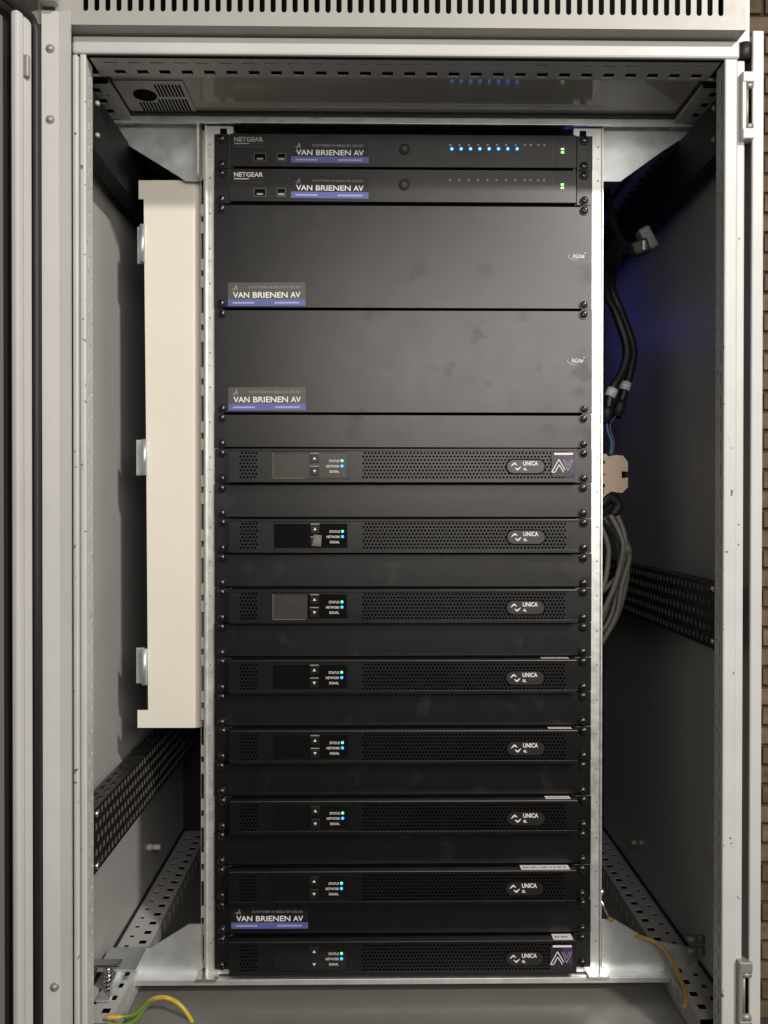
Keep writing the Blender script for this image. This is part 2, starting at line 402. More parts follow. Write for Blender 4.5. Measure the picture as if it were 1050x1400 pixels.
C(MB().box(XL, XR, YF+2, YBK, ZF, ZB-1, 3).build('base_unit', PAINT))
ZRO = 557.0
C(MB().box(XL+1, XR-1, YF+38.5, YBK, ZRO, ZRO+2).build('roof_sheet', ROOF))
C(MB().box(XL+1, XR-1, -14, -9.8, ZRO-4, ZRO-0.5).build('roof_gap_shade', RUBBER))  # dark strip added as the shade above the cross member
# punched frame profiles under the roof: front, left, right
ZPR = 547.0
Ff = lambda u, v, w_: (u, v, ZPR + w_)
b = punched('p', lambda u, v, w_: (u, -v, ZPR + w_), xil+4, xir-4, 112, 128, [(120.5, 4.6, 25, 6.2, 12)], 1.5, PAINT)
b.box(xil-8, xir+8, -112.2, -111, ZPR, ZRO)
C(b.build('roof_profile', PAINTIN))
b = punched('p', lambda u, v, w_: (u, -v, ZPR + w_), xil+4, xir-4, 128, 149, [(140.0, 1.4, 25, 7.0, 8)], 1.5, PAINT)
C(b.build('roof_profile', PAINTIN))
C(MB().box(xil-10, xir+10, -148, -113, ZPR+2.5, ZPR+3.2).build('profile_slot_shade', DARK))  # dark sheet added behind the slots to keep them unlit
for sgn, xo in ((-1, xil), (1, xir)):
    x0 = xo + sgn*3; x1 = xo - sgn*34
    if sgn < 0: G = lambda u, v, w_: (-387 + v, u, ZPR + 0.6 + w_)
    else: G = lambda u, v, w_: (387 - v, u, ZPR + 0.6 + w_)
    b = punched('p', G, -94, YBK-4, 0, 41, [(5, 3.0, 25, 5.5, 15), (13.5, 1.6, 25, 1.6, 3), (23, 4.8, 25, 5.6, 3), (33, 1.5, 25, 1.5, 14)], 1.5, PAINT)
    xi = sgn*346.0
    b.box(min(xi, xi-sgn*1.2), max(xi, xi-sgn*1.2), -93.5, YBK-4, ZPR+0.6, ZRO-0.5)
    C(b.build('roof_profile', PAINTIN))
    C(MB().box(min(xi, xi-sgn*4), max(xi, xi-sgn*(3 if sgn < 0 else 9)), -99, YBK-5, ZRO-4, ZRO-0.3).build('roof_seal', RUBBER))
    C(MB().box(min(347.5*sgn, 386*sgn), max(347.5*sgn, 386*sgn), -93, YBK-5, ZPR+2.6, ZPR+3.2).build('profile_slot_shade', DARK))
# roof vent plate
vx0, vx1 = atZ(151.4, 109, ZRO).x, atZ(249.5, 109, ZRO).x; vy0, vy1 = atZ(200, 109, ZRO).y, atZ(200, 153, ZRO).y
vent = C(MB().box(vx0, vx1, vy0, vy1, ZRO-1.5, ZRO-0.3).build('roof_vent', PAINTIN))
vent.location = (0, 0, 0); vent.location = -cab.location
vx = (vx0+vx1)/2; vy = (vy0+vy1)/2
hc = (vx0 + 0.37*(vx1-vx0), vy0 + 0.42*(vy1-vy0))
o = MB().cyl((hc[0], hc[1], ZRO-1.5), (0, 0, -1), 14, 0.5, 28).build('fan_hole', DARK, vent)
b = MB()
for i in range(15):
    x = vx0 + 20 + i*4.1
    for (ya, yb) in ((0.10, 0.46), (0.54, 0.92)):
        y0 = vy0 + ya*(vy1-vy0); y1 = vy0 + yb*(vy1-vy0)
        if (x-hc[0])**2 + (max(min(hc[1], y1), y0)-hc[1])**2 < 16**2:
            if y1 > hc[1] + 17: y0 = max(y0, hc[1]+17)
            else: continue
        b.box(x-1.1, x+1.1, y0, y1, ZRO-1.9, ZRO-1.51)
b.build('vent_slots', DARK, vent)
# depth-wise punched black sections on the sides
C(MB().box(f0-4, xa+2, YF+4, YF+6, ZB, zl0-2).build('flange_gap_shade', RUBBER))  # dark strip added behind the hinge flange to shade the gap
def punched_section(side, z0, z1, y0=-122, y1=YBK-6, mt=RAILB):
    xf_ = (-353.5 if side < 0 else 352.0); d = 23*side
    Fp = lambda u, v, w_: (xf_ + side*w_, u, v)
    hgt = z1-z0; rows = []
    for k in range(5):
        vc = z0 + hgt*(k+0.5)/5
        rows.append((vc, 3.6, 12.5, 3.3, 3 if k % 2 else 9))
    b = punched('p', Fp, y0, y1, z0, z1, rows, 2.0, mt)
    b2 = punched('p', lambda u, v, w_: (xf_ + side*v, u, z1 - w_), y0, y1, 0, 23, [(7, 2.2, 25, 6.5, 3), (16, 2.2, 25, 6.5, 14)], 1.5, mt)
    b.add(b2.v, b2.f)
    b.box(min(xf_+0.5*side, xf_+d), max(xf_+0.5*side, xf_+d), y0, y1, z0-1.5, z0)
    o = C(b.build('punched_section', mt)); o.data.materials.append(EDGE)
    for i in b.walls: o.data.polygons[i].material_index = 1
    for zz in (z0+hgt*0.93, z0+hgt*0.12):
        MB().dome((xf_-side*2.0, y0+4, zz), (-side*0.5, -1, 0), 3.6, 3.0, 12).build('bolt', STEEL, o)
    return o
punched_section(-1, -357, -284)
punched_section(1, -103, -29)
for sgn in (-1, 1):
    x0, x1 = sorted((sgn*353.5, sgn*376)); C(MB().box(x0, x1, -118, YBK-6, 462, 528, 2).build('upper_depth_rail', UPR))
    for zz in (516, 480): C(MB().dome((sgn*351.5, -112, zz), (-sgn*0.5, -1, 0), 3.2, 2.4, 12).build('bolt', SCREWG))
# floor profiles left and right
ZPF = -535.0
for sgn in (-1, 1):
    if sgn < 0: G = lambda u, v, w_: (-384 + v, u, ZPF - w_)
    else: G = lambda u, v, w_: (384 - v, u, ZPF - w_)
    b = punched('p', G, YF+44, YBK-6, 0, 43, [(12, 3.2, 25, 3.6, 2), (31, 5.0, 25, 5.6, 12)], 1.5, PAINT)
    xi = -341 if sgn < 0 else 341
    b2 = punched('p', lambda u, v, w_: (xi + sgn*w_, u, ZPF - v), YF+44, YBK-6, 0, 30, [(14, 7.0, 25, 2.0, 6)], 1.5, PAINT)
    b.add(b2.v, b2.f)
    C(b.build('floor_profile', PAINTIN))
    C(MB().box(min(xi+sgn*6, sgn*383), max(xi+sgn*6, sgn*383), YF+45, YBK-7, ZPF-12, ZPF-9).build('profile_slot_shade', DARK))
    C(MB().box(min(sgn*384.2, sgn*387.5), max(sgn*384.2, sgn*387.5), YF+30, YBK-7, ZPF-2, ZPF+3).build('floor_seal', RUBBER))
# small pegs on the side walls
for (px, py, side) in ((201, 1158, -1), (880, 1152, 1), (962, 1284, 1), (962, 1300, 1)):
    p = atX(px, py, XL if side < 0 else XR); s_ = -side
    C(MB().cyl((p.x, p.y, p.z), (s_, 0, 0), 5.2, 8, 14).cyl((p.x+s_*8, p.y, p.z), (s_, 0, 0), 4.2, 13, 14).build('wall_peg', PEGW if side < 0 else SCREWG))  # right-hand pegs painted grey to stand for their dimmer light
# latch keepers on the right post
def keeper(py0, py1, px0_, px1_, m):
    yk = YF-4; xa_, xb2 = X_(px0_, yk, py0), X_(px1_, yk, py0); z1_, z0_ = Z_(py0, yk, 1020), Z_(py1, yk, 1020); h = z1_-z0_
    b = MB().box(xa_, xa_+5, yk, yk+16, z0_, z1_, 1.2).box(xa_+0.5, xb2, yk-1, yk+14, z1_-h*0.16, z1_-0.5, 1.2).box(xa_+0.5, xb2, yk-1, yk+14, z0_+0.5, z0_+h*0.16, 1.2)
    o = C(b.build('latch_keeper', m))
    MB().box(xa_+5, xb2-1, yk+9, yk+11, z0_+h*0.16, z1_-h*0.16).build('keeper_slot', DARK, o)
    for zz in (z1_-h*0.20, z0_+h*0.20):
        MB().cyl((xa_+4.5, yk+3, zz), (1, 0, 0), 3.4, xb2-xa_-5.5, 14).build('roller', SCREWG, o)
    MB().cyl((xa_+7, yk+4, z0_+h*0.22), (0, 0, 1), 1.6, h*0.56, 10).build('pin', SCREWG, o)
keeper(97, 190, 1015, 1032, PAINT)
keeper(1315, 1412, 1010.5, 1029, SCREWG)
p = atY(1021, 66, YF); C(MB().cyl((p.x, YF+8, p.z-10), (0, 0, 1), 8, 18, 18).build('hinge_pivot', RUBBER))
# open door on the hinge side
door = empty('door', (0, 0, 0)); door.parent = cab; door.location = -cab.location
P0 = Vector((X_(57, -168)-1, -168.0, 0)); vd = Vector((-0.35, -0.9367, 0)); wn = Vector((0.9367, -0.35, 0))
def dbox(t0, t1, n0, n1, z0, z1, name, m, bev=0):
    b = MB().box(t0, t1, n0, n1, z0, z1, bev)
    b.v = [tuple(P0 + vd*t + wn*n + Vector((0, 0, zz))) for t, n, zz in b.v]
    b.f = [tuple(reversed(f)) for f in b.f]
    return b.build(name, m, door)
ZD = 588.0
dbox(-2, 760, -26, -24, ZB+4, ZD, 'door_sheet', PAINT)
dbox(-3, -1, -23.9, -4, ZB+4, ZD, 'door_edge', PAINT)
dbox(11.5, 22.5, -4, 0, ZB+20, ZD-14, 'door_inner_strip', PAINT, 1.2)
dbox(27.0, 37, -4, 5, ZB+24, ZD-22, 'door_tube_frame', PAINT, 2.5)
dbox(-1, 44, -16, -13.9, ZB+6, ZD-2, 'door_channel', RUBBER)
dbox(41.5, 740, -13.8, -9, ZB+30, ZD-30, 'door_liner', mat('door liner grey', (0.16, 0.155, 0.15), 0.5))
b = MB().tube([P0 + vd*6 + wn*0.5 + Vector((0, 0, zz)) for zz in (ZB+10, 0, ZD-30)] +
              [P0 + vd*(6+12*(1-math.cos(a))) + wn*0.5 + Vector((0, 0, ZD-30+14*math.sin(a))) for a in (0.4, 0.8, 1.2, 1.57)] +
              [P0 + vd*700 + wn*0.5 + Vector((0, 0, ZD-16))], 4.6, 12)
b.build('door_gasket', RUBBER, door)
p = P0 + vd*18 + wn*1
MB().box(p.x-4, p.x+3, p.y-6, p.y, Z_(108, p.y, 25), Z_(78, p.y, 25), 1.5).build('door_clip', SCREWG, door)

# ------------------------------------------------------------------ rack frame
rack = empty('rack_frame', (0, 12, -545)); tag(rack, 'galvanised steel rack frame with two upright rails inside the cabinet', 'rack frame')
def R_(o): o.parent = rack; o.location = o.location - rack.location; return o
rxl0, rxl1 = X_(281, 1), -218.0
rxr1, rxr0 = X_(823, 1), 218.0
for side, xo in ((-1, rxl0), (1, rxr1)):
    s_ = side
    F2 = lambda u, v, w_: (s_*v, 1.2 + w_, u)
    ax = abs(xo)
    b = punched('p', (lambda u, v, w_: (s_*v, 1.2+w_, u)), -541, 545, 218, 238, [(230, 4.5, 14.8167, 4.5, 4)], 2.0, GALV)
    x0, x1 = sorted((s_*238, s_*ax)); b.box(x0, x1, 1.2, 3.4, -541, 545)
    x0, x1 = sorted((s_*ax, s_*(ax-2))); b.box(x0, x1, 3.5, 42, -541, 545)
    x0, x1 = sorted((s_*ax, s_*(ax-1.6))); b.box(x0, x1, -1.6, 1.1, -541, 545)     # raised outer edge
    x0, x1 = sorted((s_*218, s_*220)); b.box(x0, x1, 3.5, 26, -541, 545)
    o = R_(b.build('upright_rail', GALV))
    dm = MB()
    for k in range(24):
        zc = 522 - k*44.45 + random.uniform(-1, 1)
        dm.cyl((s_*(ax-6.0), 1.15, zc), (0, -1, 0), 1.4, 0.15, 10)
        if k % 3 == 0: dm.box(s_*(ax-6)-1.5, s_*(ax-6)+1.5, 0.95, 1.15, zc-16, zc-15.2)
    dm.build('stamped_marks', SCREWG, o)['kind'] = 'stuff'
    # slotted strip outside the rail
    xs0, xs1 = (X_(274.5, 14), X_(281, 14)) if side < 0 else (X_(812, 14), X_(818, 14))
    if side < 0:
        bb = MB(); zz = 490.0; Fs = lambda u, v, w_: (u, 14+w_, v)
        seq = [(42, 1.9), (16, 1.9)]
        k = 0; bb.quad(Fs, xs0, 490, xs1, 545)
        while zz > -500:
            hh = 33 if k % 2 == 0 else 8; cellh = 48 if k % 2 == 0 else 22
            bb.cell(Fs, xs0, zz-cellh, xs1, zz, rectpts(xs0+2.0, zz-cellh/2, 1.7, hh/2), 3.0); zz -= cellh; k += 1
        bb.quad(Fs, xs0, -541, xs1, zz)
        R_(bb.build('slotted_strip', CREAM))
        R_(MB().box(xs0, xs1, 24, 25, -541, 545).build('strip_core', DARK))
    else:
        R_(MB().box(xs0, xs1, 14, 60, -541, 545).build('rail_web', GALV))
# gussets
def gusset(pts, y, flange=None):
    o = R_(MB().prism([XZ(px, py, y) for px, py in pts], y, y+2.5).build('gusset_plate', GALVB)); return o
g = gusset([(140, 169), (275, 169), (275, 247), (254, 247), (176, 199), (140, 190)], 10)
MB().box(X_(273.5, 6), X_(276.3, 6), -14, 9.8, Z_(247, 6), Z_(176, 6), 0.6).build('gusset_flange', GALV, g)
g.children[0].location = -g.location - rack.location
g = gusset([(824, 169), (968, 169), (958, 173), (905, 207), (848, 248), (824, 248)], 10)
g = gusset([(277, 1264), (258, 1264), (207, 1296), (150, 1297), (150, 1338), (277, 1338)], 8)
g = gusset([(823, 1257), (840, 1257), (885, 1284), (965, 1300), (965, 1333), (823, 1333)], 8)
# cross members
zc0, zc1 = Z_(168.5, -6, 300), ZRO-0.8
R_(MB().box(-372, 372, -6, -4, zc0, zc1).box(-345, 345, -3.9, 24, zc1-2, zc1).box(-262, 262, -9.5, -6.1, zc0-0.8, zc0+1.4, 0.6).build('cross_member', GALV))
zc0, zc1 = Z_(1346, -8, 550), Z_(1338, -8, 550)
R_(MB().box(-345, 345, -8, -5.5, zc0, zc1, 0.7).box(-345, 345, -5.4, 40, zc1-2.0, zc1-0.1).build('cross_member', GALV))
for s_ in (-1, 1):
    xa_, xb2 = sorted((s_*263, s_*236)); R_(MB().box(xa_, xb2, -13, 8, zc1+0.3, zc1+3.2, 0.9).build('rail_foot', STEEL))
# clamp with spring bolt on the left floor profile
R_(MB().box(-378, -330, -42, 6, ZPF+22, ZPF+25, 0.8).box(-370, -352, -70, -10, ZPF+2.0, ZPF+4.4, 0.8).box(-354, -351.6, -66, 4, ZPF+4.5, ZPF+21.9).build('clamp_plate', GALVB))
pts = []
for i in range(61):
    a = i/60*2*math.pi*5; pts.append((-361 + 4.6*math.cos(a), -50 + 4.6*math.sin(a), ZPF+5 + i*0.42))
R_(MB().tube(pts, 1.1, 6).build('clamp_spring', STEEL))
R_(MB().cyl((-361, -50, ZPF+4.5), (0, 0, 1), 3.0, 34, 12).cyl((-361, -50, ZPF+30), (0, 0, 1), 6.2, 4, 6).build('clamp_bolt', STEEL))
R_(MB().box(-383, -345, -58, -44, ZPF+36, ZPF+40, 1.2).build('clamp_nut_plate', STEEL))

# ------------------------------------------------------------------ rack devices
U = 44.45; ZTOP = 533.4
def screw_mesh():
    b = MB().cyl((0, 0, 0), (0, -1, 0), 6.2, 1.2, 20, 5.7)
    b.cyl((0, -1.2, 0), (0, -1, 0), 4.9, 1.4, 18, 4.7).dome((0, -2.6, 0), (0, -1, 0), 4.7, 1.8, 18, 4)
    me = b.mesh('screw'); me.materials.append(BLACK)
    c = MB().box(-2.3, 2.3, -4.45, -3.6, -0.55, 0.55).box(-0.55, 0.55, -4.46, -3.6, -2.3, 2.3)
    me2 = c.mesh('screw_cross'); me2.materials.append(DARK)
    return me, me2
SCR, SCRX = screw_mesh()
SXL, SXR = X_(303, -3), X_(797.5, -3)
def screws(parent, zt, zb, y=-3.0):
    for x in (SXL, SXR):
        for zz in (zt-5.6, zb+5.6):
            o = inst('screw', SCR, parent, (x+random.uniform(-.5, .5), y, zz+random.uniform(-.4, .4)), (0, random.uniform(0, 3), 0))
            inst('cross_recess', SCRX, o, (0, 0, 0))
def unit(idx, name, n=1):
    zt = ZTOP - idx*U; zb = zt - n*U
    e = empty(name, (random.uniform(-.35, .35), 0, zb)); e.rotation_euler.y = math.radians(random.uniform(-.07, .07)); return e, n*U
def blank(idx, n, label, group=None):
    e, h = unit(idx, 'blank_panel', n); tag(e, label, 'blank panel', group)
    w0 = 241.3
    b = MB().prism([(-w0, 0.35), (-234, 0.35), (-232, 2.0), (226, 2.0), (228, 0.35), (w0, 0.35), (w0, h-0.35), (228, h-0.35), (226, h-1.9), (-232, h-1.9), (-234, h-0.35), (-w0, h-0.35)], -2.6, 0)
    pl = b.build('plate', PANEL, e)
    # folded stiffening edges above and below, a little shorter than the plate
    MB().box(-226, 226, 0.1, 14, 2.1, 3.4).box(-226, 226, 0.1, 14, h-3.4, h-2.0).build('folded_edge', PANEL, e)
    MB().box(-236, 229, 0.15, 0.9, h-1.85, h+1.25).build('shadow_gap', DARK, e); MB().box(-236, 229, 0.15, 0.9, -1.15, 1.95).build('shadow_gap', DARK, e)
    screws(e, h-0.5, 0.5); return e, h
def sticker(parent, px0_, py0_, px1_, py1_, y, base_z, film=True):
    x0, z1 = XZ(px0_, py0_, y); x1, z0 = XZ(px1_, py1_, y); z0 -= base_z; z1 -= base_z; W, H = x1-x0, z1-z0
    st = MB().box(x0, x1, y-0.12, y, z0+0.29*H, z1).build('sticker', STICK if film else STICKD, parent)
    MB().box(x0, x1, y-0.13, y, z0, z0+0.288*H).build('blue_band', STICKB, st)
    MB().box(x0+0.06*W, x0+0.34*W, y-0.2, y-0.13, z0+0.10*H, z0+0.17*H).build('small_print', STICKL, st)
    MB().box(x0+0.60*W, x0+0.92*W, y-0.2, y-0.13, z0+0.10*H, z0+0.17*H).build('small_print', STICKL, st)
    yy = y-0.25
    text('VAN', x0+0.065*W, z0+0.345*H, yy, 0.245*H, WHITE, st, 0.018, 0.21*W)
    text('BRIENEN', x0+0.32*W, z0+0.345*H, yy, 0.245*H, WHITE, st, 0.018, 0.45*W)
    text('AV', x0+0.805*W, z0+0.345*H, yy, 0.245*H, WHITE, st, 0.018, 0.13*W)
    text('SCHITTEREN IN BEELD EN GELUID', x0+0.27*W, z0+0.745*H, yy, 0.10*H, GREYP, st, 0.0, 0.66*W)
    # emblem: a leaning dancer-like A with a swoosh
    ex, ez = x0+0.07*W, z0+0.63*H; k = H*0.01
    e = MB().prism([(ex, ez), (ex+3*k, ez), (ex+13*k, ez+26*k), (ex+10*k, ez+28*k)], yy, yy+0.1)
    e.prism([(ex+10*k, ez+27*k), (ex+14*k, ez+27*k), (ex+18*k, ez+2*k), (ex+15*k, ez+2*k)], yy, yy+0.1)
    e.prism([(ex-8*k, ez+8*k), (ex+18*k, ez+13*k), (ex+18*k, ez+15*k), (ex-8*k, ez+10*k)], yy-0.02, yy+0.1)
    e.build('emblem', GREYP, st)
    th = math.radians(random.uniform(-.5, .5)); c = Vector(((x0+x1)/2*S, 0, (z0+z1)/2*S)); st.rotation_euler.y = th
    st.location = c - Matrix.Rotation(th, 3, 'Y') @ c
    return st
def inlogo(parent, px, py, base_z, y=-2.6):
    x, z = XZ(px, py, y); z -= base_z
    text('InLine', x+3.5, z, y-0.2, 6.0, WHITE, parent, 0.01, 15.0, 0.25)
    sw = MB(); pts = []
    for i in range(13):
        a = math.radians(150 + i*11); pts.append((x+9 + 11*math.cos(a), y-0.2, z+2.4 + 5.2*math.sin(a)))
    sw.tube(pts, [0.1+0.35*math.sin(math.pi*i/12) for i in range(13)], 5).build('swoosh', WHITE, parent)
    MB().cyl((x+19.5, y-0.05, z+6.5), (0, -1, 0), 0.8, 0.15, 8).build('mark_dot', WHITE, parent)

# --- network switches
def switch(idx, lit, label):
    e, h = unit(idx, 'network_switch'); tag(e, label, 'network switch', 'network switches')
    bz = ZTOP - idx*U - U; yf = -7.0
    bx0, bx1 = X_(314.5, yf), X_(787.5, yf)
    body = MB().box(bx0, bx1, yf, 5, 1.3, h-1.3, 0.8).box(bx0+2, bx1-2, 5, 230, 2, h-2).build('body', SWITCH, e)
    for s_ in (-1, 1):
        x0, x1 = sorted((s_*241.3, (bx0 if s_ < 0 else bx1) + s_*1.2))
        MB().box(x0, x1, -2.6, 0, 0.35, h-0.35, 0.4).build('ear', SWITCH, e)
        xx = bx0-0.9 if s_ < 0 else bx1+0.2
        MB().box(xx, xx+0.7, -3.4, -2.0, 1.5, h-1.5).build('ear_edge', SCREWG if s_ < 0 else DARK, e)
    screws(e, h-0.2, 0.2)
    dz = 0 if idx == 0 else 0
    off = 0 if idx == 0 else 48.3
    P = lambda px, py: (XZ(px, py+off, yf)[0], XZ(px, py+off, yf)[1]-bz)
    x, z = P(320, 193.5); x2, _ = P(360, 193.5)
    text('NETGEAR', x, z, yf-0.2, 6.0, WHITE if lit == 0 else GREYP, e, 0.03, x2-x)
    MB().box(x, x+19, yf-0.15, yf, z-3.0, z-1.7).build('logo_rule', WHITE if lit == 0 else GREYP, e)
    MB().box(x+22, x+36, yf-0.12, yf, z-2.8, z-2.2).box(x+2, x+38, yf-0.12, yf, z-6.4, z-5.9).box(x+30, x+38, yf-0.12, yf, z-8.2, z-7.7).build('model_print', STICK, e)
    # RJ45 and USB ports
    for (a, b_, c, d, nm) in ((347, 209, 364, 221, 'network_port'), (378.5, 209, 391, 221, 'usb_port')):
        x0, z1 = P(a, b_); x1, z0 = P(c, d)
        pf = MB().box(x0, x1, yf-0.8, yf, z0, z0+1.1).box(x0, x1, yf-0.8, yf, z1-1.1, z1).box(x0, x0+1.1, yf-0.8, yf, z0+1.1, z1-1.1).box(x1-1.1, x1, yf-0.8, yf, z0+1.1, z1-1.1).build(nm, PORT, e)
        MB().box(x0+1.1, x1-1.1, yf-0.2, yf, z0+1.1, z1-1.1).build('socket', DARK, pf)
        if nm == 'network_port': MB().box(x0+4, x1-4, yf-0.6, yf-0.2, z0+2.5, z0+4.5).build('contacts', GREYP, pf)
        else: MB().box(x0+2, x1-2, yf-0.6, yf-0.2, z0+2, z0+4.6).build('tongue', GREYP, pf)
    sticker(e, 398, 193, 504, 223, 0, 0) if False else None
    x0, z1 = P(398, 192.5); 
    st = sticker(e, 398, 192.5+off, 504, 223+off, yf, bz, film=False)
    # round button
    x, z = P(553, 204.3)
    kb = MB().cyl((x, yf, z), (0, -1, 0), 7.2, 2.2, 28, 6.8).cyl((x, yf-2.2, z), (0, -1, 0), 6.0, 0.5, 28, 5.2).build('button', BTN, e)
    pts = [(x+1.9*math.cos(a), yf-2.8, z+1.9*math.sin(a)) for a in [math.radians(125+i*29) for i in range(11)]]
    MB().tube(pts, 0.22, 5).box(x-0.25, x+0.25, yf-3.0, yf-2.7, z, z+2.6).build('power_mark', GREYP, kb)
    # indicator lights
    xs = [615.5 + i*12.75 for i in range(8)] + [717.5, 725.5, 736, 744]
    for i, xx in enumerate(xs):
        x, z = P(xx, 198.3); MB().cyl((x, yf, z), (0, -1, 0), 1.45, 0.3, 10).build('indicator', LEDOFF, e)
        if i < 8 and lit:
            x, z = P(xx+2.2, 203.6); o = MB().cyl((x, yf, z), (0, -1, 0), 2.0, 0.35, 12).build('indicator_lit', LEDB, e)
            MB().cyl((x, yf-0.36, z), (0, -1, 0), 1.0, 0.1, 10).build('core', LEDC, o)
    x, z = P(756, 190); _, z2 = P(756, 224)
    MB().box(x-0.3, x+0.3, yf-0.08, yf, z2, z).build('panel_line', STICK, e)
    for (xx, yy) in ((769, 204), (769, 208.5)):
        x, z = P(xx, yy); MB().box(x-1.9, x+1.9, yf-0.3, yf, z-1.2, z+1.2).build('indicator_lit', LEDG2, e)
    db = MB()
    for i in range(2):
        for k in range(5):
            x, z = P(760.5+i*3, 200+k*3.4); db.box(x-0.5, x+0.5, yf-0.06, yf, z-0.5, z+0.5)
    for k in range(3):
        x, z = P(775, 203+k*4.0); db.box(x-1.5, x+1.5, yf-0.06, yf, z-0.5, z+0.5)
    db.build('vent_dots', STICK, e)
    return e
switch(0, 1, 'topmost network switch with a row of lit blue port lights')
switch(1, 0, 'network switch with unlit port lights above the tall blank panels')

# --- amplifiers
YA = -18.0
def hexgrid(x0, x1, z0, z1, y, pu=4.42):
    b = MB(); nr = 8; ph = (z1-z0)/nr; Fh = lambda u, v, w_: (u, y+w_, v); r = 1.55
    for k in range(nr):
        off = (k % 2)*pu/2; n = int((x1-x0-pu/2)//pu); za, zb = z0+k*ph, z0+(k+1)*ph
        b.quad(Fh, x0, za, x0+off, zb)
        for i in range(n):
            u = x0+off+i*pu; c = (u+pu/2, (za+zb)/2)
            b.cell(Fh, u, za, u+pu, zb, [(c[0]+r*math.cos(math.radians(30+60*q)), c[1]+r*math.sin(math.radians(30+60*q))) for q in range(6)], 2.0)
        b.quad(Fh, x0+off+n*pu, za, x1, zb)
    return b
ax0, ax1 = X_(312.5, YA, 640), X_(790, YA, 640)
REFY = 612.5; zref = Z_(612.5, YA, 550)        # top of the first amplifier in the photo
def PA(px, dy):                                 # px column and pixels below its top edge -> local x, z
    return X_(px, YA, 640), (U-1.0) - dy/1.0862
gx = [PA(326, 0)[0], PA(354, 0)[0], PA(371, 0)[0], PA(476.5, 0)[0], PA(494, 0)[0], PA(776.5, 0)[0]]
gz0, gz1 = PA(0, 41.5)[1], PA(0, 3.8)[1]
HT = U-0.9; HB = 1.0
def amp_meshes():
    d = {}
    b = MB()
    # bezel: strips around the two grilles
    b.box(ax0, ax1, YA, 0, gz1, HT, 0.9).box(ax0, ax1, YA, 0, HB, gz0, 0.25)
    for (a, c) in ((ax0, gx[0]), (gx[1], gx[2]), (gx[3], gx[4]), (gx[5], ax1)): b.box(a, c, YA+0.05, -1, gz0-0.3, gz1+0.3)
    b.box(gx[2], gx[3], YA+1.2, -1, gz0-0.3, gz1+0.3)
    d['bezel'] = (b.mesh('bezel'), BEZEL)
    d['chassis'] = (MB().box(ax0+1.5, ax1-1.5, 0.1, 260, HB+1.2, HT-1.0).mesh('chassis'), BEZELT)
    d['side_grille'] = (hexgrid(gx[0], gx[1], gz0, gz1, YA+0.25).mesh('side_grille'), BEZEL)
    d['main_grille'] = (hexgrid(gx[4], gx[5], gz0, gz1, YA+0.25).mesh('main_grille'), BEZEL)
    d['grille_backing'] = (MB().box(gx[0], gx[1], YA+5, YA+6, gz0, gz1).box(gx[4], gx[5], YA+5, YA+6, gz0, gz1).mesh('grille_backing'), DARK)
    return d
AM = amp_meshes()
AMO = {}
for k, (me, mm) in AM.items(): me.materials.append(mm)
